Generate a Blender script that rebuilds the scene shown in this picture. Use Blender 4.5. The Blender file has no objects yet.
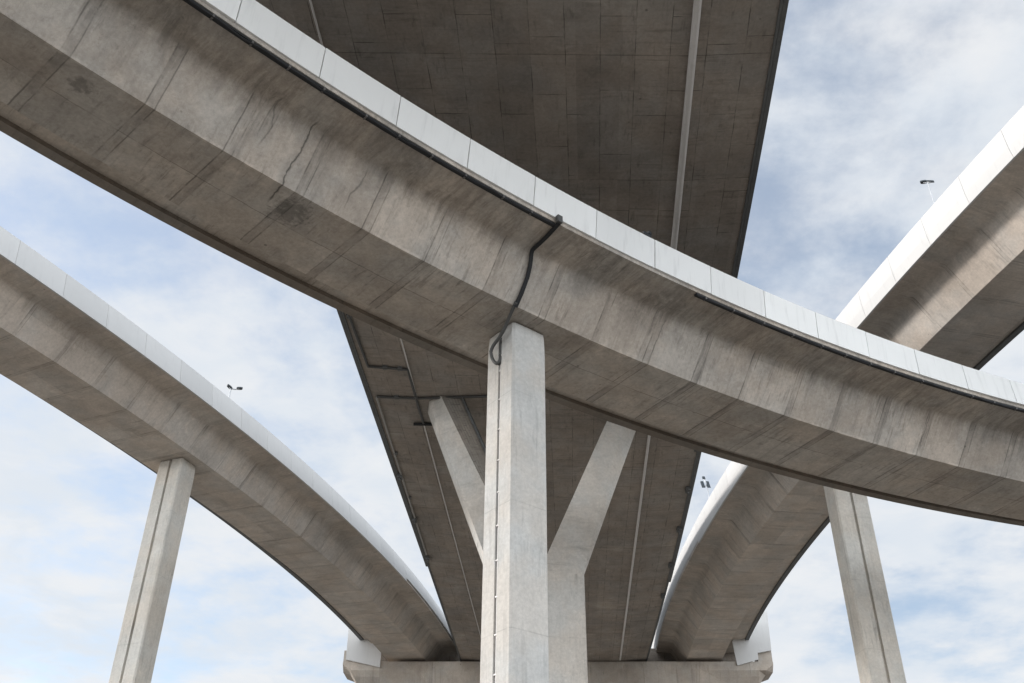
import bpy, math, random
from mathutils import Vector, Matrix
random.seed(7)
scn = bpy.context.scene
col = scn.collection
rad = math.radians

# ------------------------------------------------------------------ helpers
def tag(o, label=None, cat=None, group=None, kind=None):
    if label: o['label'] = label
    if cat: o['category'] = cat
    if group: o['group'] = group
    if kind: o['kind'] = kind
    return o

def empty(name, loc=(0, 0, 0), rz=0.0):
    o = bpy.data.objects.new(name, None)
    o.empty_display_size = 0.5
    o.location = loc
    o.rotation_euler = (0, 0, rz)
    col.objects.link(o)
    return o

class MB:
    """collects faces with uv in metres, links them as one mesh object"""
    def __init__(s): s.v = []; s.f = []; s.uv = []; s.sm = []; s.mi = []
    def face(s, pts, uvs=None, smooth=False, mi=0):
        n = len(s.v); s.v += [tuple(p) for p in pts]
        s.f.append(list(range(n, n + len(pts)))); s.sm.append(smooth); s.mi.append(mi)
        if uvs is None:
            a = Vector(pts[0]); e = (Vector(pts[1]) - a)
            e = e.normalized() if e.length > 1e-9 else Vector((1, 0, 0))
            nn = e.cross(Vector(pts[-1]) - a)
            g = nn.cross(e).normalized() if nn.length > 1e-12 else Vector((0, 0, 1))
            uvs = [((Vector(p) - a).dot(e), (Vector(p) - a).dot(g)) for p in pts]
        s.uv += [tuple(q) for q in uvs]
    def grid(s, rows, us, vs, smooth=True, mi=0):
        """rows: list (stations) of lists of points; us per station; vs per row or list per station"""
        n0 = len(s.v); m = len(rows[0])
        for r in rows: s.v += [tuple(p) for p in r]
        for i in range(len(rows) - 1):
            for j in range(m - 1):
                s.f.append([n0 + i*m + j, n0 + (i+1)*m + j, n0 + (i+1)*m + j+1, n0 + i*m + j+1])
                s.sm.append(smooth); s.mi.append(mi)
                s.uv += [(us[i], vs[j]), (us[i+1], vs[j]), (us[i+1], vs[j+1]), (us[i], vs[j+1])]
    def box(s, c, ax, ay, az):
        """c centre; ax, ay, az half vectors"""
        c = Vector(c); ax = Vector(ax); ay = Vector(ay); az = Vector(az)
        P = lambda i, j, k: c + ax*i + ay*j + az*k
        for q in (((-1,-1,-1),(-1,1,-1),(1,1,-1),(1,-1,-1)), ((-1,-1,1),(1,-1,1),(1,1,1),(-1,1,1)),
                  ((-1,-1,-1),(1,-1,-1),(1,-1,1),(-1,-1,1)), ((1,1,-1),(-1,1,-1),(-1,1,1),(1,1,1)),
                  ((-1,1,-1),(-1,-1,-1),(-1,-1,1),(-1,1,1)), ((1,-1,-1),(1,1,-1),(1,1,1),(1,-1,1))):
            s.face([P(*t) for t in q])
    def abox(s, x0, x1, y0, y1, z0, z1):
        s.box(((x0+x1)/2, (y0+y1)/2, (z0+z1)/2), ((x1-x0)/2, 0, 0), (0, (y1-y0)/2, 0), (0, 0, (z1-z0)/2))
    def tube(s, path, r, n=8, caps=True):
        path = [Vector(p) for p in path]
        rings = []; us = []; L = 0
        for i, p in enumerate(path):
            if i == 0: t = path[1] - p
            elif i == len(path) - 1: t = p - path[i-1]
            else: t = (path[i+1] - p).normalized() + (p - path[i-1]).normalized()
            t.normalize()
            a = t.cross(Vector((0, 0, 1)))
            if a.length < 0.05: a = t.cross(Vector((1, 0, 0)))
            a.normalize(); b = t.cross(a)
            k = 1.0
            rings.append([p + (a*math.cos(2*math.pi*q/n) + b*math.sin(2*math.pi*q/n))*r*k for q in range(n+1)])
            if i: L += (p - path[i-1]).length
            us.append(L)
        s.grid(rings, us, [2*math.pi*r*q/n for q in range(n+1)], True)
        if caps:
            s.face(rings[0][:-1][::-1]); s.face(rings[-1][:-1])
    def prism(s, outline, levels, closed=True):
        """outline: list of (x,y) functions of level -> use list of outlines per level with z"""
        rows = []
        for pts, z in levels: rows.append([Vector((p[0], p[1], z)) for p in pts])
        n = len(rows[0])
        for i in range(len(rows) - 1):
            per = 0
            for j in range(n):
                a, b = rows[i][j], rows[i][(j+1) % n]; c, d = rows[i+1][(j+1) % n], rows[i+1][j]
                L = (b - a).length
                s.face([a, b, c, d], [(per, a.z), (per + L, b.z), (per + L, c.z), (per, d.z)])
                per += L
        s.face(rows[0][::-1]); s.face(rows[-1])
    def build(s, name, mat, parent=None):
        me = bpy.data.meshes.new(name)
        me.from_pydata(s.v, [], s.f)
        uvl = me.uv_layers.new(name='UVMap')
        flat = []
        for q in s.uv: flat += [q[0], q[1]]
        uvl.data.foreach_set('uv', flat)
        me.polygons.foreach_set('use_smooth', s.sm)
        mats = mat if isinstance(mat, (list, tuple)) else [mat]
        for m in mats: me.materials.append(m)
        me.polygons.foreach_set('material_index', s.mi)
        me.update()
        o = bpy.data.objects.new(name, me)
        col.objects.link(o)
        if parent:
            o.parent = parent
            # the vertices are given in world space: undo the parent's own placement
            top = parent
            while top.parent: top = top.parent
            M = Matrix.LocRotScale(top.location, top.rotation_euler, top.scale)
            me.transform(M.inverted())
        return o

# ------------------------------------------------------------------ materials
def nodes(m):
    m.use_nodes = True
    return m.node_tree.nodes, m.node_tree.links

class NT:
    def __init__(s, tree): s.t = tree; s.n = tree.nodes; s.l = tree.links
    def new(s, ty, **kw):
        n = s.n.new(ty)
        for k, v in kw.items(): setattr(n, k, v)
        return n
    def link(s, a, b): s.l.new(a, b)
    def math(s, op, a, b=None, c=None, clamp=False):
        n = s.n.new('ShaderNodeMath'); n.operation = op; n.use_clamp = clamp
        for i, x in enumerate((a, b, c)):
            if x is None: continue
            if isinstance(x, (int, float)): n.inputs[i].default_value = x
            else: s.l.new(x, n.inputs[i])
        return n.outputs[0]
    def ramp(s, x, lo, hi, a=0.0, b=1.0):
        n = s.n.new('ShaderNodeMapRange'); n.interpolation_type = 'SMOOTHSTEP'
        s.l.new(x, n.inputs[0])
        n.inputs[1].default_value = lo; n.inputs[2].default_value = hi
        n.inputs[3].default_value = a; n.inputs[4].default_value = b
        return n.outputs[0]
    def noise(s, vec, scale, detail=4, rough=.55, dist=0.0):
        n = s.n.new('ShaderNodeTexNoise'); n.inputs['Scale'].default_value = scale
        n.inputs['Detail'].default_value = detail; n.inputs['Roughness'].default_value = rough
        n.inputs['Distortion'].default_value = dist
        s.l.new(vec, n.inputs['Vector'])
        return n.outputs['Fac']
    def xyz(s, x, y, z=0.0):
        n = s.n.new('ShaderNodeCombineXYZ')
        for i, q in enumerate((x, y, z)):
            if isinstance(q, (int, float)): n.inputs[i].default_value = q
            else: s.l.new(q, n.inputs[i])
        return n.outputs[0]
    def mix(s, f, a, b, mode='MIX'):
        n = s.n.new('ShaderNodeMix'); n.data_type = 'RGBA'; n.blend_type = mode
        for i, x in ((0, f), (6, a), (7, b)):
            if isinstance(x, (int, float)): n.inputs[i].default_value = x
            elif isinstance(x, tuple): n.inputs[i].default_value = (*x, 1)
            else: s.l.new(x, n.inputs[i])
        return n.outputs[2]

def concrete(name, base, seams=None, boards=None, streak=.35, blotch=.35, spots=(), crack=0.0, vperiod=0, dark=None,
             web=None, crease=None, drips=0, cracks=(), rough=.9, seam_v=(), grain=1.0):
    """seams: (period, offset, gap, strength) transverse pair lines in u; boards: (w, h, strength) brick grid"""
    m = bpy.data.materials.new(name); m.use_nodes = True
    T = NT(m.node_tree)
    bs = T.n['Principled BSDF']
    bs.inputs['Roughness'].default_value = rough
    bs.inputs['Specular IOR Level'].default_value = .25
    uvn = T.new('ShaderNodeUVMap', uv_map='UVMap')
    sep = T.new('ShaderNodeSeparateXYZ'); T.link(uvn.outputs[0], sep.inputs[0])
    u, v = sep.outputs[0], sep.outputs[1]
    geo = T.new('ShaderNodeNewGeometry')
    pos = geo.outputs['Position']
    big = T.noise(pos, .22, 5, .6, .4)
    med = T.noise(pos, 1.1, 6, .62, .6)
    fine = T.noise(pos, 9, 5, .65)
    vfine = T.noise(pos, 45, 3, .6)
    st = T.noise(T.xyz(T.math('MULTIPLY', u, 3.2), T.math('MULTIPLY', v, .35)), 1.0, 5, .65, .3)
    st2 = T.noise(T.xyz(T.math('MULTIPLY', u, 9.0), T.math('MULTIPLY', v, .5), 3.3), 1.0, 3, .6, .2)
    br = T.math('ADD', 1.0, T.math('MULTIPLY', T.math('SUBTRACT', big, .5), blotch*2.0))
    br = T.math('MULTIPLY', br, T.math('ADD', 1.0, T.math('MULTIPLY', T.math('SUBTRACT', med, .5), blotch*1.7)))
    br = T.math('MULTIPLY', br, T.math('ADD', 1.0, T.math('MULTIPLY', T.math('SUBTRACT', fine, .5), .38*grain)))
    br = T.math('MULTIPLY', br, T.math('ADD', 1.0, T.math('MULTIPLY', T.math('SUBTRACT', vfine, .5), .22*grain)))
    s1 = T.math('MULTIPLY', T.ramp(st, .52, .78), T.ramp(big, .35, .6, .35, 1))
    br = T.math('MULTIPLY', br, T.math('SUBTRACT', 1.0, T.math('MULTIPLY', s1, streak)))
    s2 = T.ramp(st2, .6, .8)
    br = T.math('MULTIPLY', br, T.math('SUBTRACT', 1.0, T.math('MULTIPLY', s2, streak*.5)))
    # pale lime bloom patches
    bl = T.math('MULTIPLY', T.ramp(T.noise(pos, .7, 6, .7, 1.2), .58, .74), .22*blotch/.35)
    br = T.math('ADD', br, bl)
    height = T.math('MULTIPLY', fine, .35)
    if web:
        # run-off streaks that start under the cantilever and fade down the web
        e0, e1 = web[:2]
        sw = T.noise(T.xyz(T.math('MULTIPLY', u, 2.0), T.math('MULTIPLY', v, .45), 6.1), 1.0, 8, .78, .5)
        lo = T.math('ADD', e0, T.math('MULTIPLY', T.noise(T.xyz(u, 0, 3.1), .9, 4), 1.6))
        vv = T.math('SUBTRACT', v, lo)
        k = T.math('MULTIPLY', T.ramp(vv, -.5, .9), T.ramp(sw, .38, .62))
        br = T.math('MULTIPLY', br, T.math('SUBTRACT', 1.0, T.math('MULTIPLY', k, web[2])))
    wob = T.math('MULTIPLY', T.math('SUBTRACT', T.noise(T.xyz(u, v, 1.7), 1.3, 3), .5), .10)
    def line(coord, period, off, width, strength, fade=.5, broken=(.38, .58), wf=1.0):
        x = T.math('ADD', T.math('ADD', coord, -off + 1000*period), T.math('MULTIPLY', wob, wf))
        fr = T.math('MULTIPLY', T.math('ABSOLUTE', T.math('SUBTRACT', T.math('FRACT', T.math('DIVIDE', x, period)), .5)), period)
        # distance from the line (line at frac .5)
        k = T.ramp(fr, width*.3, width, 1, 0)
        msk = T.ramp(T.noise(T.xyz(T.math('MULTIPLY', u, .7), T.math('MULTIPLY', v, .7), off*7.1), 1.6, 5), broken[0], broken[1], 1-fade, 1)
        return T.math('MULTIPLY', T.math('MULTIPLY', k, msk), strength)
    lines = []
    if seams:
        P, off, gap, stg = seams
        lines.append(line(u, P, off, .028, stg, .85, wf=.5))
        if gap:
            lines.append(line(u, P, off + gap, .024, stg*.8, .9, wf=.5))
            # the strip between the pair: slightly other tone
            on2 = T.math('MULTIPLY', T.ramp(v, -2.0, -1.7), T.ramp(v, web[3] - .1, web[3] + .15, 1, 0)) if web else 1.0
            x = T.math('DIVIDE', T.math('ADD', u, -off - gap/2 + 1000*P), P)
            fr = T.math('MULTIPLY', T.math('ABSOLUTE', T.math('SUBTRACT', T.math('FRACT', x), .5)), P)
            k = T.ramp(fr, gap*.35, gap*.75, 1, 0)
            br = T.math('MULTIPLY', br, T.math('SUBTRACT', 1.0, T.math('MULTIPLY', T.math('MULTIPLY', k, T.math('MULTIPLY', T.ramp(st, .34, .60), on2)), .42*stg)))
        # panel to panel tone
        wn = T.new('ShaderNodeTexWhiteNoise', noise_dimensions='2D')
        T.link(T.xyz(T.math('FLOOR', T.math('ADD', T.math('DIVIDE', T.math('ADD', u, -off + 1000*P), P), .5)),
                     T.math('FLOOR', T.math('DIVIDE', T.math('ADD', v, 145.0), 1.45))), wn.inputs['Vector'])
        br = T.math('MULTIPLY', br, T.math('ADD', .92, T.math('MULTIPLY', wn.outputs['Value'], .16)))
        if web:
            on = T.math('MULTIPLY', T.ramp(v, -2.0, -1.7), T.ramp(v, web[3] - .1, web[3] + .15, 1, 0))
            lines = [T.math('MULTIPLY', q, on) for q in lines]
    for (per, off, w, stg) in seam_v:
        lines.append(line(v, per, off, w, stg, .8))
    if vperiod:
        lines.append(line(v, vperiod, vperiod*.31, .022, .17, .7, wf=.3))
    if boards:
        bw, bh, stg = boards
        bt = T.new('ShaderNodeTexBrick'); bt.offset = .37; bt.squash = .8; bt.squash_frequency = 3
        bt.inputs['Scale'].default_value = 1
        bt.inputs['Brick Width'].default_value = bw; bt.inputs['Row Height'].default_value = bh
        bt.inputs['Mortar Size'].default_value = .016; bt.inputs['Mortar Smooth'].default_value = .4
        bt.inputs['Color1'].default_value = (1, 1, 1, 1); bt.inputs['Color2'].default_value = (.91, .91, .91, 1)
        bt.inputs['Mortar'].default_value = (.9, .9, .9, 1)
        T.link(T.xyz(T.math('ADD', u, T.math('MULTIPLY', wob, .5)), T.math('ADD', v, T.math('MULTIPLY', wob, .5))), bt.inputs['Vector'])
        msk = T.ramp(T.noise(T.xyz(u, v, 4.4), .9, 4), .42, .62, .08, 1)
        lines.append(T.math('MULTIPLY', T.math('MULTIPLY', bt.outputs['Fac'], msk), stg))
        sepc = T.new('ShaderNodeSeparateColor'); T.link(bt.outputs['Color'], sepc.inputs[0])
        br = T.math('MULTIPLY', br, sepc.outputs[0])
        # board-marked dark smears along the boards
        sm = T.noise(T.xyz(T.math('MULTIPLY', u, 1.1), T.math('MULTIPLY', v, 5.0), 8.8), 1.2, 4, .6)
        br = T.math('MULTIPLY', br, T.math('SUBTRACT', 1.0, T.math('MULTIPLY', T.ramp(sm, .55, .78), .3)))
    if crack:
        vo = T.new('ShaderNodeTexVoronoi', feature='DISTANCE_TO_EDGE'); vo.inputs['Scale'].default_value = .21
        n3 = T.new('ShaderNodeTexNoise'); n3.inputs['Scale'].default_value = 1.4; n3.inputs['Detail'].default_value = 5
        T.link(uvn.outputs[0], n3.inputs['Vector'])
        mx = T.new('ShaderNodeVectorMath', operation='MULTIPLY_ADD')
        T.link(n3.outputs['Color'], mx.inputs[0]); mx.inputs[1].default_value = (.9, .9, .9)
        T.link(uvn.outputs[0], mx.inputs[2]); T.link(mx.outputs[0], vo.inputs['Vector'])
        k = T.ramp(vo.outputs['Distance'], .002, .010, 1, 0)
        msk = T.ramp(T.noise(T.xyz(u, v, 9.1), .35, 3), .52, .62)
        lines.append(T.math('MULTIPLY', T.math('MULTIPLY', k, msk), crack))
    if crease:
        k = T.ramp(T.math('ABSOLUTE', T.math('SUBTRACT', v, crease)), .02, .10, 1, 0)
        br = T.math('ADD', br, T.math('MULTIPLY', T.math('MULTIPLY', k, T.ramp(T.noise(T.xyz(u, v, 5.5), 1.1, 5, .7), .5, .62)), .3))
    if drips:
        # thin run-off marks and scuffs, finer than the broad streaks
        a = T.noise(T.xyz(T.math('MULTIPLY', u, 7.5), T.math('MULTIPLY', v, .8), 2.9), 1.0, 6, .72, .6)
        b = T.ramp(T.noise(T.xyz(u, v, 7.7), .55, 4, .6), .44, .62)
        br = T.math('MULTIPLY', br, T.math('SUBTRACT', 1.0, T.math('MULTIPLY', T.math('MULTIPLY', T.ramp(a, .5, .66), b), drips)))
        a = T.noise(pos, 3.4, 8, .78, 1.4)
        br = T.math('MULTIPLY', br, T.math('SUBTRACT', 1.0, T.math('MULTIPLY', T.ramp(a, .54, .70), drips*.7)))
        br = T.math('ADD', br, T.math('MULTIPLY', T.ramp(T.noise(pos, 5.2, 7, .75, 1.0), .60, .72), drips*.35))
    for (cu, c0, c1, stg) in cracks:
        w1 = T.math('MULTIPLY', T.math('SUBTRACT', T.noise(T.xyz(cu, T.math('MULTIPLY', v, 1.0), 3.7), .75, 6, .55), .5), .62)
        dd = T.math('ABSOLUTE', T.math('ADD', T.math('SUBTRACT', u, cu), w1))
        wd = T.math('MULTIPLY', T.ramp(T.noise(T.xyz(cu, v, 1.3), 2.5, 4), .35, .65, .4, 1.5), .034)
        k = T.math('SUBTRACT', 1.0, T.math('DIVIDE', dd, wd), clamp=True)
        k = T.math('MULTIPLY', k, T.math('MULTIPLY', T.ramp(v, c0, c0 + .4), T.ramp(v, c1 - .4, c1, 1, 0)))
        lines.append(T.math('MULTIPLY', k, stg))
        # damp halo
        k = T.math('SUBTRACT', 1.0, T.math('DIVIDE', dd, .28), clamp=True)
        k = T.math('MULTIPLY', k, T.math('MULTIPLY', T.ramp(v, c0, c0 + .6), T.ramp(v, c1 - .9, c1, 1, 0)))
        lines.append(T.math('MULTIPLY', T.math('MULTIPLY', k, T.ramp(med, .4, .6)), stg*.35))
    # small tie holes
    vo = T.new('ShaderNodeTexVoronoi'); vo.inputs['Scale'].default_value = .75
    T.link(uvn.outputs[0], vo.inputs['Vector'])
    lines.append(T.math('MULTIPLY', T.ramp(vo.outputs['Distance'], .02, .045, 1, 0), .45))
    for (su, sv, sr, stg) in spots:
        d = T.math('SQRT', T.math('ADD', T.math('POWER', T.math('SUBTRACT', u, su), 2), T.math('POWER', T.math('MULTIPLY', T.math('SUBTRACT', v, sv), .8), 2)))
        d = T.math('ADD', d, T.math('MULTIPLY', T.math('SUBTRACT', T.noise(T.xyz(u, v, 2.2), 5.5, 5, .7), .5), sr*2.6))
        lines.append(T.math('MULTIPLY', T.ramp(d, sr*.3, sr, 1, 0), stg))
    tot = None
    for x in lines:
        br = T.math('MULTIPLY', br, T.math('SUBTRACT', 1.0, x, clamp=True))
        tot = x if tot is None else T.math('ADD', tot, x)
    height = T.math('SUBTRACT', height, T.math('MULTIPLY', tot, .5))
    br = T.math('MAXIMUM', br, .12)
    warm = tuple(c*k for c, k in zip(base, (1.03, .995, .955)))
    cool = tuple(c*k for c, k in zip(base, (.985, 1.0, 1.005)))
    c = T.mix(T.ramp(T.noise(pos, .45, 4, .6), .38, .64), warm, cool)
    vm = T.new('ShaderNodeVectorMath', operation='SCALE')
    T.link(c, vm.inputs[0]); T.link(br, vm.inputs['Scale'])
    T.link(vm.outputs[0], bs.inputs['Base Color'])
    bp = T.new('ShaderNodeBump'); bp.inputs['Strength'].default_value = .35; bp.inputs['Distance'].default_value = .03
    T.link(height, bp.inputs['Height']); T.link(bp.outputs[0], bs.inputs['Normal'])
    return m

def painted(name, base, var=.12, rough=.55, metallic=0.0, dirt=.12):
    m = bpy.data.materials.new(name); m.use_nodes = True
    T = NT(m.node_tree); bs = T.n['Principled BSDF']
    bs.inputs['Roughness'].default_value = rough; bs.inputs['Metallic'].default_value = metallic
    bs.inputs['Specular IOR Level'].default_value = .3
    geo = T.new('ShaderNodeNewGeometry'); pos = geo.outputs['Position']
    oi = T.new('ShaderNodeObjectInfo')
    sp = T.new('ShaderNodeSeparateXYZ'); T.link(pos, sp.inputs[0])
    a = T.noise(pos, .8, 5, .6, .5)
    st = T.noise(T.xyz(T.math('MULTIPLY', sp.outputs[0], 5.0), T.math('MULTIPLY', sp.outputs[1], 5.0), T.math('MULTIPLY', sp.outputs[2], .5)), 1.0, 4, .6)
    br = T.math('ADD', 1.0, T.math('MULTIPLY', T.math('SUBTRACT', a, .5), var))
    br = T.math('MULTIPLY', br, T.math('SUBTRACT', 1.0, T.math('MULTIPLY', T.ramp(st, .5, .8), dirt)))
    br = T.math('MULTIPLY', br, T.math('ADD', .94, T.math('MULTIPLY', oi.outputs['Random'], .10)))
    vm = T.new('ShaderNodeVectorMath', operation='SCALE'); vm.inputs[0].default_value = base
    T.link(br, vm.inputs['Scale']); T.link(vm.outputs[0], bs.inputs['Base Color'])
    return m

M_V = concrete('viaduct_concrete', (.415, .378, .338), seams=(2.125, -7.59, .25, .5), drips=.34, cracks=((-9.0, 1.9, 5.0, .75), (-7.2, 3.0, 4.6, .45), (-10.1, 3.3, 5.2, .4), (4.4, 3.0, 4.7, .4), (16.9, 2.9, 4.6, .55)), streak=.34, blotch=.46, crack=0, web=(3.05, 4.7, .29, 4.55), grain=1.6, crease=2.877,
               seam_v=((9.0, 1.45+4.5, .02, .45),),
               spots=((-14.2, 2.2, .34, .42), (-8.3, 2.1, .62, .42)))
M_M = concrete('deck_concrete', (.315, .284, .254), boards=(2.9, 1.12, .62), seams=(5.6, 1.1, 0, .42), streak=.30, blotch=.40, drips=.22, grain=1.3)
M_R = concrete('ramp_concrete', (.52, .474, .428), seams=(2.4, .3, .16, .34), streak=.34, blotch=.36, web=(3.3, 5.0, .14, 4.9), grain=1.4, drips=.2)
M_P = concrete('pier_concrete', (.54, .515, .47), streak=.36, blotch=.24, drips=.18, grain=1.3, vperiod=3.5)
M_PV = concrete('pale_pier_concrete', (.505, .495, .473), streak=.32, blotch=.2, vperiod=3.5, grain=1.3, drips=.14)
M_Y = concrete('fork_concrete', (.53, .505, .468), streak=.42, blotch=.30, vperiod=4.0, grain=1.3, drips=.2)
M_YD = concrete('dark_concrete', (.25, .23, .205), boards=(.7, .22, .5), streak=.6, blotch=.4)  # darker board-marked concrete, for the left arm's front face
M_CAP = concrete('cap_concrete', (.40, .36, .316), seams=(4.4, .6, 0, .4), streak=.45, blotch=.36)
M_SHADE_LIP = concrete('shade_lip_concrete', (.20, .178, .155), streak=.4, blotch=.4)  # dark base colour stands in for shade under the far overhang
M_WHITE = painted('white_panel', (.55, .547, .535), .10, .6, dirt=.08)
M_PANEL = painted('pale_panel', (.755, .76, .745), .12, .6, dirt=.14)
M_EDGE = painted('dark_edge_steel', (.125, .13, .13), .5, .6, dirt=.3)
M_DARK = painted('black_cable', (.022, .023, .025), .3, .6)
M_GREYPIPE = painted('pale_grey_pipe', (.34, .33, .31), .2, .5)
M_PIPE = painted('grey_pipe', (.085, .085, .082), .3, .5)
M_CLAMP = painted('clamp_steel', (.13, .125, .12), .3, .5)
M_LIGHTPIPE = painted('white_pipe', (.62, .60, .58), .2, .5)
M_STEEL = painted('galvanised_steel', (.50, .51, .52), .2, .4, metallic=.3)
M_LAMP = painted('lamp_housing', (.04, .048, .055), .2, .45)
M_ASPH = painted('asphalt', (.05, .05, .05), .3, .9)

# ------------------------------------------------------------------ curved decks
def on_circle(c0, a, c):
    """point on circle c=(cx,cy,r) along the ray from c0 with angle a (far hit)"""
    dx, dy = math.cos(a), math.sin(a)
    ox, oy = c0[0] - c[0], c0[1] - c[1]
    b = ox*dx + oy*dy
    t = -b + math.sqrt(max(0, b*b - (ox*ox + oy*oy - c[2]**2)))
    return Vector((c0[0] + t*dx, c0[1] + t*dy))

WEB = [(0, 0), (.14, .42), (.27, .82), (.355, 1.09), (.415, 1.265), (.445, 1.335), (.48, 1.37), (.56, 1.39), (.75, 1.42), (1.0, 1.47)]
WEBF = [(0, 0), (.09, .42), (.18, .82), (.25, 1.09), (.29, 1.22), (.33, 1.31), (.39, 1.365), (.50, 1.39), (.75, 1.42), (1.0, 1.47)]

class Deck:
    """box girder swept along an arc: lines N (near soffit corner), F (far soffit corner), E (near edge), O (far edge)"""
    def __init__(s, c0, a0, sgn, r0, H, N, F, E, O, PT, ze=1.47, inset=.07):
        s.__dict__.update(locals()); s.kz = ze/1.47
    def ang(s, u): return s.a0 + s.sgn*u/s.r0
    def at(s, u, line, z):
        p = on_circle(s.c0, s.ang(u), getattr(s, line) if isinstance(line, str) else line)
        return Vector((p.x, p.y, s.H + z))
    def lerp(s, u, la, lb, t, z):
        return s.at(u, la, z).lerp(s.at(u, lb, z), t)
    def outn(s, u):
        a = s.at(u, 'N', 0); b = s.at(u, 'E', 0); d = b - a; return d.normalized()
    def girder(s, us, mat, parent):
        mb = MB()
        wN = (s.at(0, 'N', 0) - s.at(0, 'F', 0)).length
        mb.grid([[s.lerp(u, 'F', 'N', t, 0) for t in (0, .25, .5, .75, 1)] for u in us], us, [wN*t for t in (0, .25, .5, .75, 1)])
        # web + cantilever, near and far
        for la, lb, v0, sg, W0 in (('N', 'E', wN, 1, WEB), ('F', 'O', 0, -1, WEBF)):
            L = (s.at(0, la, 0) - s.at(0, lb, 0)).length
            ins = 1 - s.inset/L
            W_ = [(t*ins, z*s.kz) for t, z in W0]
            vs = [0]
            for (a, b), (c, d) in zip(W_, W_[1:]): vs.append(vs[-1] + math.hypot((c-a)*L, d-b))
            mb.grid([[s.lerp(u, la, lb, t, z) for t, z in W_] for u in us], us, [v0 + sg*x for x in vs])
            # drip groove look: fascia
            mb.grid([[s.lerp(u, la, lb, ins, s.ze), s.lerp(u, la, lb, ins, 1.86)] for u in us], us, [v0 + sg*vs[-1], v0 + sg*(vs[-1] + .4)], False)
        mb.grid([[s.lerp(u, 'E', 'O', t, 1.86) for t in (.012, .5, .988)] for u in us], us, [0, 4, 8], False)
        for u in (us[0], us[-1]):
            mb.face([s.at(u, 'F', 0), s.at(u, 'N', 0)] + [s.lerp(u, 'N', 'E', t*.97, z*s.kz) for t, z in WEB[1:]] +
                    [s.at(u, 'E', 1.86), s.at(u, 'O', 1.86)] + [s.lerp(u, 'F', 'O', t*.97, z*s.kz) for t, z in WEBF[:0:-1]])
        return mb.build('girder', mat, parent)
    def roadway(s, us, parent):
        mb = MB()
        mb.grid([[s.lerp(u, 'E', 'O', t, 1.87) for t in (.08, .5, .92)] for u in us], us, [0, 4, 8], False)
        return mb.build('road_surface', M_ASPH, parent)
    def wall(s, us, line, inner, z0, z1, t, name, mat, parent, prof=None, topline=None):
        """wall on an edge line, thickness t towards the deck; prof: list of (outward offset, z)"""
        mb = MB()
        prof = prof or [(0, z0), (0, z1)]
        sg = 1 if inner == 'N' else -1
        rows = []
        for u in us:
            d = (s.at(u, line, 0) - s.at(u, inner, 0)).normalized()
            r = []
            for o, z in prof:
                p = s.at(u, line, z)
                if topline:
                    k = (z - z0)/(z1 - z0); p = p.lerp(s.at(u, topline, z), k)
                r.append(p + d*o)
            q = [r[0] - d*t, *r, r[-1] - d*t, r[0] - d*t]
            rows.append(q)
        vs = [0]
        for a, b in zip(rows[0], rows[0][1:]): vs.append(vs[-1] + (b - a).length)
        for j in range(len(rows[0]) - 1):
            mb.grid([[r[j], r[j+1]] for r in rows], us, [vs[j], vs[j+1]], False)
        mb.face(rows[0][:-1][::-1]); mb.face(rows[-1][:-1])
        return mb.build(name, mat, parent)
    def panels(s, u0, u1, joint, pitch, z0, z1, mat, parent, gap=.03, prof=None, zstep=None):
        k = math.floor((u0 - joint)/pitch)
        while joint + k*pitch < u1:
            a = max(u0, joint + k*pitch + gap/2); b = min(u1, joint + (k+1)*pitch - gap/2)
            k += 1
            if b - a < .2: continue
            zz0 = z0; pf = prof
            if zstep and (a + b)/2 > zstep[0]:
                zz0 = z0 + zstep[1]
            if prof: pf = [(o, zz0 + (z1 - zz0)*t) for o, t in prof]
            j = random.uniform(-.012, .012)
            if pf is None: pf = [(j, zz0), (j*.3, z1 + random.uniform(-.006, .006))]
            n = 4
            s.wall([a + (b - a)*q/n for q in range(n+1)], 'E', 'N', zz0, z1, .10, 'parapet_panel', mat, parent, pf, 'PT')

def frange(a, b, n): return [a + (b - a)*i/n for i in range(n+1)]

# --- the near curved viaduct -------------------------------------------------
C0 = (46.81, -36.02)
A0 = math.atan2(25.45 - C0[1], .19 - C0[0])
V = Deck(C0, A0, -1, 77.0, 19.3, N=(48.61, -39.14, 79.54), F=(44.12, -31.01, 73.23), E=(48.73, -40.85, 78.55),
         O=(47.06, -34.34, 80.06), PT=(52.14, -45.68, 84.35))
via = empty('curved_viaduct', (.19, 25.45, 0))
tag(via, 'curved concrete viaduct crossing in front of the other decks, black cables along its pale parapet', 'viaduct')
usV = frange(-42, 52, 94)
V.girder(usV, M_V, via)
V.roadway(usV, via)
V.panels(-42, 52, -2.36, 2.47, 1.60, 2.65, M_PANEL, via)
V.wall(usV, 'O', 'F', 1.60, 2.65, .12, 'parapet', M_PANEL, via)
V.wall(usV, 'O', 'F', 1.30, 1.59, .36, 'shade_lip', M_SHADE_LIP, via)  # added strip, paints the deep shade of the far cantilever underside
# concrete upstand behind the near panels
mb = MB()
rows = []
for u in usV:
    d = V.outn(u)
    a = V.at(u, 'E', 1.86) - d*.16; b = V.at(u, 'E', 2.5) - d*.16
    rows.append([a, b, b - d*.22, a - d*.3])
for j in range(3): mb.grid([[r[j], r[j+1]] for r in rows], usV, [0, .7], False)
mb.build('barrier', M_CAP, via)

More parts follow.
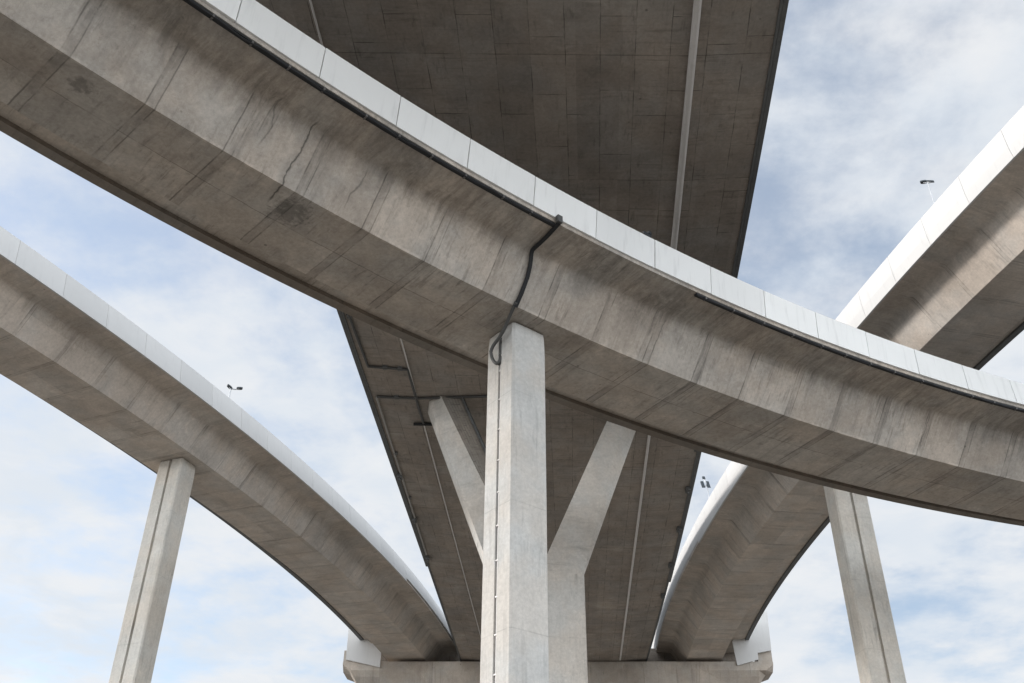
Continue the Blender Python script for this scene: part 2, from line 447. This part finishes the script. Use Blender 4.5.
def tray(deck, u0, u1, parent):
    mb = MB(); n = max(2, int((u1 - u0)/1.0))
    us = frange(u0, u1, n)
    rows = []
    for u in us:
        d = deck.outn(u); p = deck.at(u, 'E', 1.455)
        q = [p - d*.08, p - d*.08 - Vector((0, 0, .06)), p - d*.20 - Vector((0, 0, .075)), p - d*.20]
        rows.append(q + [q[0]])
    for j in range(4): mb.grid([[r[j], r[j+1]] for r in rows], us, [0, .2], False)
    mb.face(rows[0][:-1]); mb.face(rows[-1][:-1])
    o = mb.build('cable_tray', M_DARK, parent)
    u = max(u0 + .4, -17.5)
    while u < min(u1, 30):
        d = deck.outn(u); t = Vector((-d.y, d.x, 0)); p = deck.at(u, 'E', 1.455)
        cl = MB(); cl.box(p - d*.13 - Vector((0, 0, .055)), d*.075, t*.022, Vector((0, 0, .043)))
        cl.build('tray_clamp', M_CLAMP, o)
        u += 1.23 + random.uniform(-.2, .2)
    # loose cables lying along it
    c = MB()
    pts = []
    for i, u in enumerate(frange(u0, u1, n*3)):
        d = deck.outn(u); p = deck.at(u, 'E', 1.455)
        pts.append(p - d*(.09 + .02*math.sin(i*1.7)) - Vector((0, 0, .085 + .02*math.sin(i*.9))))
    c.tube(pts, .022, 6); c.build('cable', M_DARK, o)
tray(V, -41, -1.45, via)
tray(V, 4.45, 51, via)
# cables dropping down the web to the pier
def webpt(u, k, off=.06):
    """point just outside the near web: k from 0 (soffit corner) to 1 (edge)"""
    x = k*(len(WEB) - 1); i = min(int(x), len(WEB) - 2); f = x - i
    t = WEB[i][0]*(1-f) + WEB[i+1][0]*f; z = WEB[i][1]*(1-f) + WEB[i+1][1]*f
    d = V.outn(u); p = V.lerp(u, 'N', 'E', t, z)
    return p + d*off*.5 - Vector((0, 0, off))
o = MB()
for s_, rr in ((0, .036), (.075, .033), (.038, .034)):
    o.tube([webpt(-1.10 + s_ - .36*k + .05*math.sin(9*k), k, .07) for k in (1.0, .9, .8, .7, .6, .5, .4, .3, .2, .1, 0)], rr, 8)
dp = o.build('cable_bundle', M_DARK, via)
o = MB()
p0 = webpt(-1.42, 1.0, .05); d = V.outn(-1.42); t = Vector((-d.y, d.x, 0))
o.box(p0 + Vector((0, 0, .09)) + d*.04, d*.06, t*.085, Vector((0, 0, .12)))
o.build('junction_box', M_PIPE, via)
# small lamp bracket on top of the near parapet
o = MB()
pp = V.at(2.25, 'PT', 2.65); d = V.outn(2.25); t = Vector((-d.y, d.x, 0))
o.box(pp + Vector((0, 0, .06)) - d*.08, d*.10, t*.16, Vector((0, 0, .06)))
o.box(pp + Vector((0, 0, .16)) - d*.02 + t*.09, d*.06, t*.06, Vector((0, 0, .05)))
o.build('bracket', M_DARK, via)

# --- left and right ramps ----------------------------------------------------
def ramp_deck(name, c0, a0, sgn, rN, rF, rE, rPT, u0, u1, joint, label, ustep, parent_loc, kink):
    C = lambda r: (c0[0], c0[1], r)
    rO = rF - (rE - rN)
    D = Deck(c0, a0, sgn, rN, 27.0, N=C(rN), F=C(rF), E=C(rE), O=C(rO), PT=C(rPT), ze=1.6)
    e = empty(name, parent_loc)
    tag(e, label, 'ramp', 'side ramps')
    us = frange(u0, u1, int((u1 - u0)/1.2))
    D.girder(us, M_R, e)
    D.roadway(us, e)
    D.panels(u0, u1, joint, 2.6, 1.56, 3.0, M_WHITE, e, gap=.016, prof=[(-kink, 0), (0, .36), (.0, 1.0)], zstep=(ustep, .22))
    D.wall(us, 'O', 'F', 1.61, 3.0, .12, 'parapet', M_WHITE, e)
    # dark drip flashing under both edges
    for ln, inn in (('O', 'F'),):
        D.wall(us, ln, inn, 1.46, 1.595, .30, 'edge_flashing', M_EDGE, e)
    return D
LC = (-168.02, 110.02); RC = (192.47, 74.14)
def angof(c, p): return math.atan2(p[1] - c[1], p[0] - c[0])
aL = angof(LC, (-18.3, 49.0)); aR = angof(RC, (18.1, 48.5))
RL = ramp_deck('elevated_ramp', LC, aL, 1, 162.96, 159.77, 165.21, 164.95, -45, 42.0, .4,
               'concrete ramp sweeping in from the left edge, its parapet in shade', 22.5, (-18.3, 49, 0), .0)
RR = ramp_deck('elevated_ramp', RC, aR, -1, 177.83, 174.87, 180.14, 180.2, -45, 42.0, -.6,
               'concrete ramp sweeping in from the right edge, its white parapet sunlit', 16.0, (18.1, 48.5, 0), .05)

# --- the wide straight main deck ----------------------------------------------
def mxl(y): return .0665*y - 9.72
def mxr(y):
    return -1150.54 + math.sqrt(1162.53**2 - (y - 114.41)**2)
def cdl(y): return -7.357 + .0662*y
def cdr(y):
    K = [(-14, 2.9), (18.6, 5.43), (30.1, 6.31), (44.5, 7.11), (79.4, 9.05), (101, 10.2)]
    for (a, b), (c, d) in zip(K, K[1:]):
        if y <= c: return b + (d - b)*(y - a)/(c - a)
    return K[-1][1]
ZM = 26.8
def zm(x, y):
    a, b = cdl(y), cdr(y)
    if x < a: return ZM + .2*min(1, (a - x)/(a - mxl(y)))
    if x > b: return ZM + .2*min(1, (x - b)/(mxr(y) - b))
    return ZM
main = empty('main_deck', (1.2, 42, 0))
tag(main, 'wide straight concrete road deck overhead with board marked dark underside and pipes', 'bridge deck')
ys = frange(-14, 89.6, 86)
mb = MB()
mb.grid([[Vector((mxl(y) + (cdl(y) - mxl(y))*t, y, ZM + .2*(1 - t))) for t in (0, .33, .66, 1)] for y in ys], ys, [-9, -8.2, -7.4, -6.6], False)
mb.grid([[Vector((cdl(y) + (cdr(y) - cdl(y))*t, y, ZM)) for t in (0, .2, .4, .6, .8, 1)] for y in ys], ys, [-6.6 + 2.36*i for i in range(6)], False)
mb.grid([[Vector((cdr(y) + (mxr(y) - cdr(y))*t, y, ZM + .2*t)) for t in (0, .33, .66, 1)] for y in ys], ys, [5.2, 6.0, 6.8, 7.6], False)
mb.grid([[Vector((mxl(y), y, 27.0)), Vector((mxl(y), y, 28.6))] for y in ys], ys, [0, 1.6], False)
mb.grid([[Vector((mxr(y), y, 27.0)), Vector((mxr(y), y, 28.6))] for y in ys], ys, [0, 1.6], False)
mb.grid([[Vector((mxl(y), y, 28.6)), Vector((mxr(y), y, 28.6))] for y in ys], ys, [0, 17], False)
for y in (ys[0], ys[-1]):
    mb.face([(mxl(y), y, 27), (cdl(y), y, ZM), (cdr(y), y, ZM), (mxr(y), y, 27), (mxr(y), y, 28.6), (mxl(y), y, 28.6)])
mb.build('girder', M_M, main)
mb = MB()
mb.grid([[Vector((mxl(y) + .4, y, 28.61)), Vector((mxr(y) - .4, y, 28.61))] for y in ys], ys, [0, 17], False)
mb.build('road_surface', M_ASPH, main)
def edge_beam(f, sg, y0, y1, w, z0, z1):
    mb = MB(); yy = frange(y0, y1, max(2, int((y1 - y0)/2)))
    rows = []
    for y in yy:
        x = f(y)
        a = x - sg*.012; b = x + sg*w
        rows.append([Vector((a, y, z0)), Vector((b, y, z0)), Vector((b, y, z1)), Vector((a, y, z1)), Vector((a, y, z0))])
    for j in range(4): mb.grid([[r[j], r[j+1]] for r in rows], yy, [0, w], False)
    mb.face(rows[0][:-1]); mb.face(rows[-1][:-1])
    # thin drip lip hanging from the inner side
    lip = []
    for y in yy:
        x = f(y) - sg*.02
        lip.append([Vector((x, y, z0 + .0)), Vector((x - sg*.09, y, z0 - .0)), Vector((x - sg*.09, y, z0 + .16)), Vector((x, y, z0 + .16))])
    for j in range(3): mb.grid([[r[j], r[j+1]] for r in lip], yy, [0, .1], False)
    return mb.build('edge_beam', M_EDGE, main)
edge_beam(mxl, -1, -14, 63.6, .14, 26.93, 29.8)
edge_beam(mxl, -1, 63.62, 89.6, .03, 26.96, 29.8)
edge_beam(mxr, 1, -14, 66.0, .14, 26.93, 29.8)
edge_beam(mxr, 1, 66.02, 89.6, .03, 26.96, 29.8)
for f, sg, yy in ((mxr, 1, (46.5, 51.5, 57, 62.8, 68.5)), (mxl, -1, (50.2, 56.0, 62.0))):
    for y in yy:
        b = MB(); x = f(y) - sg*.18
        b.abox(x - .13, x + .13, y - .22, y + .22, 26.74, 26.98)
        b.abox(x - .05, x + .05, y - .07, y + .07, 26.62, 26.74)
        b.build('drain_outlet', M_EDGE, main)
# white drain pipe along the right crease, thin conduit along the left one
o = MB(); o.tube([(cdr(y) - .02, y, ZM - .14) for y in frange(-13, 30.6, 20)], .125, 12)
o.build('drain_pipe', M_LIGHTPIPE, main)
o = MB(); o.tube([(cdr(y) - .02, y, ZM - .09) for y in frange(30.7, 83, 20)], .075, 10)
o.build('drain_pipe', M_LIGHTPIPE, main)
o = MB(); o.tube([(cdl(y), y, ZM - .05) for y in frange(-13, 83, 30)], .034, 8)
o.build('conduit', M_LIGHTPIPE, main)
def hug(pts, drop): return [Vector((x, y, zm(x, y) - drop)) for x, y in pts]
def dens(pts, n=6):
    out = []
    for a, b in zip(pts, pts[1:]):
        for i in range(n): out.append((a[0] + (b[0]-a[0])*i/n, a[1] + (b[1]-a[1])*i/n))
    return out + [pts[-1]]
o = MB(); o.tube(hug(dens([(-7.75, 25.0), (-7.42, 31.0), (-7.13, 34.3), (-6.70, 38.95), (-4.84, 38.95), (-4.44, 44.0)]), .08), .066, 8)
o.build('service_pipe', M_PIPE, main)
o = MB(); o.tube([(-4.95, 44.0, ZM - .10), (-3.9, 44.0, ZM - .10)], .085, 8)
o.build('pipe_hanger', M_DARK, main)
o = MB(); o.tube(hug(dens([(-1.1, 41.25), (-3.7, 41.45), (-6.58, 41.68)], 8), .08), .066, 8)
o.build('service_pipe', M_PIPE, main)
o = MB(); o.tube(hug(dens([(-6.6, 41.72), (-6.1, 50.3), (-5.45, 61.5)], 10), .08), .055, 8)
o.build('service_pipe', M_GREYPIPE, main)
for x, y in ((-7.07, 35), (-5.9, 38.95), (-5.2, 38.95), (-5.6, 41.6), (-6.2, 47.5), (-5.9, 53)):
    o = MB(); o.box((x, y, zm(x, y) - .06), (.11, 0, 0), (0, .11, 0), (0, 0, .06)); o.build('pipe_clip', M_EDGE, main)

# ------------------------------------------------------------------ piers
def pier(name, cx, cy, tx, ty, w_t, w_r, ztop, label, mat, conduit=False, groove=.13, loc_z=0.0):
    """slender pier: w_t along the tangent (tx,ty), w_r across; grooves in the two end faces"""
    t = Vector((tx, ty)).normalized(); r = Vector((-t.y, t.x))
    ch = .07
    a, b, g, gd = w_t/2, w_r/2, groove/2, .17
    base = [(-a, -b + ch), (-a + ch, -b), (a - ch, -b), (a, -b + ch), (a, -g), (a - gd, -g), (a - gd, g), (a, g), (a, b - ch), (a - ch, b), (-a + ch, b),
            (-a, b - ch), (-a, g), (-a + gd, g), (-a + gd, -g), (-a, -g)]
    def ring(k):
        return [(cx + t.x*p*k + r.x*q*k, cy + t.y*p*k + r.y*q*k) for p, q in base]
    e = empty(name, (cx, cy, 0)); tag(e, label, 'pier', 'slender grooved bridge piers')
    mb = MB()
    lv = [(ring(1), -.3)] + [(ring(1), z) for z in frange(1, ztop - .75, 8)] + [(ring(.992), ztop - .45), (ring(.98), ztop - .22), (ring(.96), ztop - .04)]
    mb.prism(None, lv)
    mb.build('shaft', mat, e)
    for s_ in (-.25, .25):
        mb = MB()
        c = Vector((cx, cy, 0)) + Vector((r.x, r.y, 0))*w_r*s_*1.1
        mb.box(c + Vector((0, 0, ztop - .06)), Vector((t.x, t.y, 0))*.28, Vector((r.x, r.y, 0))*.24, (0, 0, .06))
        mb.build('bearing', M_CAP, e)
    mb = MB()
    mb.box((cx, cy, .06), Vector((t.x, t.y, 0))*(a + .5), Vector((r.x, r.y, 0))*(b + .5), (0, 0, .16))
    mb.build('footing', M_CAP, e)
    return e, t, r
pv, t, r = pier('bridge_pier', .14, 25.5, .79, .61, 1.28, 1.32, 19.3,
                'tall pale foreground pier carrying the curved viaduct, thin pipe in its groove', M_PV)
t3 = Vector((t.x, t.y, 0)); r3 = Vector((r.x, r.y, 0))
gc = Vector((.14, 25.5, 0)) - t3*(1.28/2 - .07)
o = MB(); o.tube([gc + Vector((0, 0, z)) for z in (0, 6, 12, 18.15)], .034, 8)
cp = o.build('conduit', M_LIGHTPIPE, pv)
for i in range(18):
    z = .8 + i*1.0
    o = MB(); o.box(gc - t3*.03 + Vector((0, 0, z)), t3*.025, r3*.055, (0, 0, .018)); o.build('pipe_clip', M_LIGHTPIPE, cp)
# the cables' loop from the soffit corner down into the groove
pc = webpt(-1.12, .03, .08)
fg = gc - t3*.16
path = [pc, pc.lerp(Vector((fg.x, fg.y, 19.0)), .35) + Vector((0, 0, -.08)), pc.lerp(Vector((fg.x, fg.y, 18.75)), .72) + Vector((0, 0, -.05)),
        Vector((fg.x, fg.y, 18.62)) + r3*.22 - t3*.1, Vector((fg.x, fg.y, 18.36)) + r3*.24 - t3*.05, Vector((fg.x, fg.y, 18.12)) + r3*.15 , Vector((fg.x, fg.y, 18.02)) + r3*.0 + t3*.04, Vector((fg.x, fg.y, 18.2)) - r3*.04 + t3*.10, Vector((fg.x, fg.y, 18.6)) - r3*.03 + t3*.11, Vector((fg.x, fg.y, 18.95)) - r3*.04 + t3*.11]
# smooth the polyline
def smooth(p, it=2):
    for _ in range(it):
        q = [p[0]]
        for a, b in zip(p, p[1:]): q += [a*.75 + b*.25, a*.25 + b*.75]
        q.append(p[-1]); p = q
    return p
o = MB(); o.tube(smooth(path), .055, 10); o.build('cable_loop', M_PIPE, pv)

tl = Vector((.36, .93)); pier('bridge_pier', -18.35, 49.2, tl.x, tl.y, 1.28, 1.55, 27.0, 'slender pale pier under the shaded ramp at left, groove down its front face', M_P, groove=.16)
tr = Vector((-.145, .989)); pier('bridge_pier', 18.1, 48.9, tr.x, tr.y, 1.15, 1.85, 27.0, 'slender pale pier under the sunlit ramp at right, groove down its front face', M_P, groove=.16)

# forked pier under the main deck
fk = empty('forked_pier', (1.2, 42.6, 0)); fk_r = rad(8)
tag(fk, 'forked concrete pier spreading into two arms beneath the wide deck, behind the foreground pier', 'pier')
ux = Vector((math.cos(rad(7)), math.sin(rad(7)), 0)); uy = Vector((-ux.y, ux.x, 0))
FC = Vector((1.2, 42.75, 0))
def fp(a, b, z): return FC + ux*a + uy*b + Vector((0, 0, z))
mb = MB()
W = 2.02; TH = .85
def outl(w, th, c=.06):
    return [(-w, -th + c), (-w + c, -th), (w - c, -th), (w, -th + c), (w, th - c), (w - c, th), (-w + c, th), (-w, th - c)]
lv = []
for z in (-.3, 4, 8, 12, 16, 18.1):
    lv.append(([tuple(fp(a, b, 0)[:2]) for a, b in outl(W, TH)], z))
mb.prism(None, lv)
mb.build('stem', M_Y, fk)
def arm(sg, mats, cham0, cham1):
    """sg +1 right, -1 left; cham: share of the front taken by the outer chamfer at the bottom / top"""
    mb = MB()
    rows = []; us = []
    for i in range(9):
        k = i/8; z = 18.1 + 8.66*k
        xo = W + (5.30 - W)*k; xi = .0 + (3.72 - .0)*k
        c = (xo - xi)*(cham0 + (cham1 - cham0)*k)
        d = min(.75, c*1.1)
        rows.append([fp(sg*xi, -TH, z), fp(sg*(xo - c), -TH, z), fp(sg*xo, -TH + d, z), fp(sg*xo, TH, z), fp(sg*xi, TH, z), fp(sg*xi, -TH, z)])
        us.append(z)
    for j in range(5):
        mb.grid([[q[j], q[j+1]] for q in rows], us, [j*1.6, (j+1)*1.6], False, 1 if j == 0 and len(mats) > 1 else 0)
    mb.face(rows[-1][:-1]); mb.face(rows[0][:-1])
    # swap uv so boards run along the arm
    return mb.build('arm', mats, fk)
arm(1, [M_Y], .02, .48)
la = arm(-1, [M_Y, M_YD], .75, .34); la['label'] = 'arm with dark front face'
o = MB()
o.tube([fp(-3.74, -TH - .10, 26.70), fp(-2.9, -TH - .10, 24.75), fp(-1.6, -TH - .10, 21.75), fp(-.4, -TH - .1, 19.0)], .085, 8)
for k in ():
    p = fp(-3.74 + 3.3*k, -TH - .07, 26.7 - 7.6*k); o.box(p, ux*.14, uy*.09, (0, 0, .04))
o.build('drain_pipe', M_PIPE, fk)
mb = MB(); mb.box(FC + Vector((0, 0, .1)), ux*3.2, uy*2.0, (0, 0, .2)); mb.build('footing', M_CAP, fk)

# cross beam pier at the far end
cb = empty('crossbeam_pier', (4.0, 85.3, 0))
tag(cb, 'long concrete crossbeam pier at the far end where the three decks meet, with tapered ends', 'pier')
bx = Vector((math.cos(rad(-1.83)), math.sin(rad(-1.83)), 0)); by = Vector((-bx.y, bx.x, 0))
BO = Vector((4.0, 83.72, 0))
def bp_(a, b, z): return BO + bx*a + by*b + Vector((0, 0, z))
def zb(x):
    x = abs(x)
    K = [(0, 21.6), (6, 22.2), (14.5, 24.9), (16.7, 25.05), (17.95, 26.5)]
    for (a, b), (c, d) in zip(K, K[1:]):
        if x <= c: return b + (d - b)*(x - a)/(c - a)
    return K[-1][1]
mb = MB()
xs = [-17.95, -17.3, -16.7, -15.6, -14.5, -12, -9, -6, -3, 0, 3, 6, 9, 12, 14.5, 15.6, 16.7, 17.3, 17.95]
prof = lambda x: [(0, 26.72), (0, min(26.72, max(26.0, zb(x) + .0))), (.55, min(25.98, zb(x))), (2.6, min(25.98, zb(x))), (3.1, max(26.0, zb(x))), (3.1, 26.72), (0, 26.72)]
rows = [[bp_(x, b, z) for b, z in prof(x)] for x in xs]
for j in range(6):
    mb.grid([[q[j], q[j+1]] for q in rows], xs, [j*1.0, j*1.0 + 1], False)
mb.face(rows[0][:-1]); mb.face(rows[-1][:-1])
mb.build('beam', M_CAP, cb)
mb = MB(); lv = [([tuple(bp_(a, b + 1.55, 0)[:2]) for a, b in outl(2.9, 1.0, .1)], z) for z in (-.3, 10, 22.3)]
mb.prism(None, lv); mb.build('column', M_Y, cb)
for s_ in (-1, 1):
    hw = .27 if s_ < 0 else .60
    mb = MB(); mb.box(bp_(s_*(17.95 - hw), .8, 27.2), bx*hw, by*.7, (0, 0, .485)); mb.build('end_block', M_CAP, cb)
# bearing plinths between beam and decks
for x in (-13.2, -11.6, -6.8, -3.2, .4, 4.0, 11.6, 13.4):
    mb = MB(); mb.box(bp_(x, 1.6, 26.80), bx*.35, by*.35, (0, 0, .09)); mb.build('bearing', M_DARK, cb)
def end_panel(poly):
    mb = MB()
    f = [bp_(a, -.16, z) for a, z in poly]; b = [bp_(a, -.06, z) for a, z in poly]
    mb.face(f); mb.face(b[::-1])
    for i in range(len(f)):
        j = (i + 1) % len(f); mb.face([f[i], f[j], b[j], b[i]])
    return mb.build('end_panel', M_WHITE, cb)
end_panel([(-17.7, 26.85), (-14.78, 26.20), (-14.78, 28.15), (-15.7, 28.2), (-17.2, 30.0), (-17.75, 30.0)])
end_panel([(14.75, 28.35), (14.95, 26.35), (16.75, 26.85), (16.75, 27.4), (17.92, 27.6), (18.0, 30.9), (15.6, 31.2)])
mb = MB(); mb.box(bp_(1.5, 1.6, .1), bx*4, by*2.2, (0, 0, .2)); mb.build('footing', M_CAP, cb)

# continuing roadway beyond the crossbeam
ap = empty('approach_deck', (4, 100, 0)); tag(ap, 'dark end wall of the deck continuing beyond the far crossbeam', 'bridge deck')
mb = MB()
mb.grid([[bp_(-15.6, b, 25.6), bp_(15.6, b, 25.6)] for b in (3.45, 30, 60)], [0, 30, 60], [0, 31], False)
mb.grid([[bp_(-15.6, b, 28.9), bp_(15.6, b, 28.9)] for b in (3.45, 30, 60)], [0, 30, 60], [0, 31], False)
for x in (-15.6, 15.6): mb.grid([[bp_(x, b, 25.6), bp_(x, b, 28.9)] for b in (3.45, 30, 60)], [0, 30, 60], [0, 2], False)
for b in (3.45, 60): mb.face([bp_(-15.6, b, 25.6), bp_(15.6, b, 25.6), bp_(15.6, b, 28.9), bp_(-15.6, b, 28.9)])
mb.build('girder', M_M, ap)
for x in (-15.72, 15.72):
    mb = MB(); mb.box(bp_(x, 34, 28.9), bx*.1, by*26, (0, 0, 1.2)); mb.build('parapet', M_WHITE, ap)

# ------------------------------------------------------------------ lamps on the ramps
def lamp(x, y, zbase, ztop, heads, label, pr=.06, upright=False):
    e = empty('street_lamp', (x, y, zbase)); tag(e, label, 'street lamp', 'lamps on the ramps')
    mb = MB(); mb.tube([(x, y, zbase), (x, y, zbase + (ztop - zbase)*.5), (x, y, ztop)], pr, 8)
    mb.box((x, y, zbase + .05), (.18, 0, 0), (0, .18, 0), (0, 0, .05))
    mb.build('pole', M_STEEL, e)
    for dx, dy, dz, hx, hy in heads:
        a = Vector((x, y, ztop)); b = Vector((x + dx, y + dy, ztop + dz)); dd = (b - a).normalized()
        mb = MB(); mb.tube([a, a.lerp(b, .5) + Vector((0, 0, -.05)), b], .04, 6); mb.build('lamp_arm', M_STEEL, e)
        mb = MB()
        w = Vector((-dd.y, dd.x, 0)).normalized()
        if upright:
            w = Vector((1, 0, 0)); dd = Vector((0, .55, .83))
        rows = []
        for k, s_ in ((-.5, 1), (-.25, 1), (0, 1), (.25, 1), (.5, 1)) if upright else ((-.5, .55), (-.3, .95), (.1, 1.0), (.4, .8), (.5, .5)):
            c = b + dd*hx*2*k
            rows.append([c - w*hy*s_, c - w*hy*s_*.8 + Vector((0, 0, .10)), c + w*hy*s_*.8 + Vector((0, 0, .10)), c + w*hy*s_, c - w*hy*s_])
        for j in range(4): mb.grid([[q[j], q[j+1]] for q in rows], [0, 1, 2, 3, 4], [0, 1], False)
        mb.face(rows[0][:-1]); mb.face(rows[-1][:-1])
        mb.build('lamp_head', M_LAMP, e)
lamp(-18.87, 57.05, 28.86, 36.75, [(-.08, -.05, .05, .2, .16), (.52, .2, .10, .2, .15)], 'street lamp with two heads rising behind the parapet of the left ramp', .05)
lamp(22.75, 40.0, 28.86, 40.0, [(-.16, .1, .05, .18, .13), (.12, -.1, -.1, .2, .07)], 'street lamp with slanted heads rising behind the parapet of the right ramp at top right', .03)
lamp(13.52, 61.9, 28.86, 32.3, [(-.32, -.05, -.0, .36, .12), (.05, -.05, -.0, .36, .12), (-.17, .1, .58, .12, .11)], 'street lamp with paired dark heads in the gap between wide deck and right ramp', .022, True)

# ------------------------------------------------------------------ ground
mb = MB()
g = [-900, -300, -120, -60, -30, 0, 30, 60, 120, 300, 900]
mb.grid([[Vector((x, y, 0)) for y in g] for x in g], g, g, False)
m = bpy.data.materials.new('dry_ground'); m.use_nodes = True
T = NT(m.node_tree); bs = T.n['Principled BSDF']; bs.inputs['Roughness'].default_value = .95
geo = T.new('ShaderNodeNewGeometry'); pos = geo.outputs['Position']
c = T.mix(T.ramp(T.noise(pos, .08, 5), .4, .62), (.215, .197, .172), (.155, .142, .126))
c = T.mix(T.ramp(T.noise(pos, 6, 5), .4, .7, 0, .5), c, (.225, .206, .182))
T.link(c, bs.inputs['Base Color'])
gr = mb.build('ground', m); tag(gr, kind='structure')

# ------------------------------------------------------------------ sky, sun, camera
SUN_EL, SUN_AZ = 18.0, 164.0        # azimuth measured from +X towards +Y
w = bpy.data.worlds.new('World'); scn.world = w; w.use_nodes = True
T = NT(w.node_tree); bg = T.n['Background']; out = T.n['World Output']
sky = T.new('ShaderNodeTexSky', sky_type='NISHITA'); sky.sun_disc = False
sky.sun_elevation = rad(SUN_EL); sky.sun_rotation = rad(90 - SUN_AZ)
sky.air_density = 1.0; sky.dust_density = 1.2; sky.ozone_density = 1.5
T.link(sky.outputs[0], bg.inputs[0]); bg.inputs[1].default_value = .15
tc = T.new('ShaderNodeTexCoord')
sp = T.new('ShaderNodeSeparateXYZ'); T.link(tc.outputs['Generated'], sp.inputs[0])
zc = T.math('MAXIMUM', sp.outputs[2], .03)
zz = T.math('ADD', zc, .12)
px_ = T.math('DIVIDE', sp.outputs[0], zz); py_ = T.math('DIVIDE', sp.outputs[1], zz)
pv_ = T.xyz(px_, py_, 1.91)
n1 = T.noise(pv_, 3.4, 9, .58, .15)
n2 = T.noise(pv_, .9, 4, .5, .2)
n3 = T.noise(pv_, 8.0, 9, .62, .1)
dn = T.math('ADD', T.math('ADD', T.math('MULTIPLY', n1, .62), T.math('MULTIPLY', n2, .38)), T.math('MULTIPLY', T.math('SUBTRACT', n3, .5), .26))
low = T.ramp(sp.outputs[2], .2, .75, .055, -.01)
cov = T.ramp(T.math('ADD', T.math('ADD', dn, low), T.ramp(sp.outputs[2], .05, .27, .3, 0)), .37, .60, .34, .97)
bg2 = T.new('ShaderNodeBackground')
shade = T.ramp(T.noise(pv_, 4.2, 7, .6, .5), .35, .65)
ccol = T.mix(shade, (.80, .855, .92), (.90, .92, .945))
T.link(ccol, bg2.inputs[0])
# unseen sky behind the camera brightened, added fill light for the parapets
# and the low sky below the frame brightened, added fill for the webs
T.link(T.math('MULTIPLY', T.ramp(sp.outputs[1], -.6, .3, 1.75, .62), T.ramp(sp.outputs[2], .05, .27, 1.9, 1.0)), bg2.inputs[1])
ms = T.new('ShaderNodeMixShader')
T.link(cov, ms.inputs[0]); T.link(bg.outputs[0], ms.inputs[1]); T.link(bg2.outputs[0], ms.inputs[2])
T.link(ms.outputs[0], out.inputs[0])

sl = bpy.data.lights.new('Sun', 'SUN'); sl.energy = 2.3; sl.angle = rad(6.0); sl.color = (1.0, .94, .89)
so = bpy.data.objects.new('Sun', sl); col.objects.link(so)
el, az = rad(SUN_EL), rad(SUN_AZ)
sd = Vector((math.cos(el)*math.cos(az), math.cos(el)*math.sin(az), math.sin(el)))
so.rotation_euler = sd.to_track_quat('Z', 'Y').to_euler()
so.location = sd*100

cam = bpy.data.cameras.new('Camera'); co = bpy.data.objects.new('Camera', cam); col.objects.link(co)
cam.sensor_width = 36; cam.lens = 995.6/1024*36; cam.clip_end = 3000; cam.clip_start = .1
th = rad(34.5); ro = math.atan(14/1451)
F_ = Vector((0, math.cos(th), math.sin(th))); U_ = Vector((0, -math.sin(th), math.cos(th))); X_ = Vector((1, 0, 0))
cr, sr = math.cos(ro), math.sin(ro)
Rx = X_*cr + U_*sr; Up = -X_*sr + U_*cr
Mt = Matrix((Rx, Up, -F_)).transposed().to_4x4(); Mt.translation = Vector((0, 0, 1.6))
co.matrix_world = Mt
scn.camera = co
scn.view_settings.view_transform = 'Standard'; scn.view_settings.look = 'None'
scn.view_settings.exposure = 0.62; scn.view_settings.gamma = 1.0
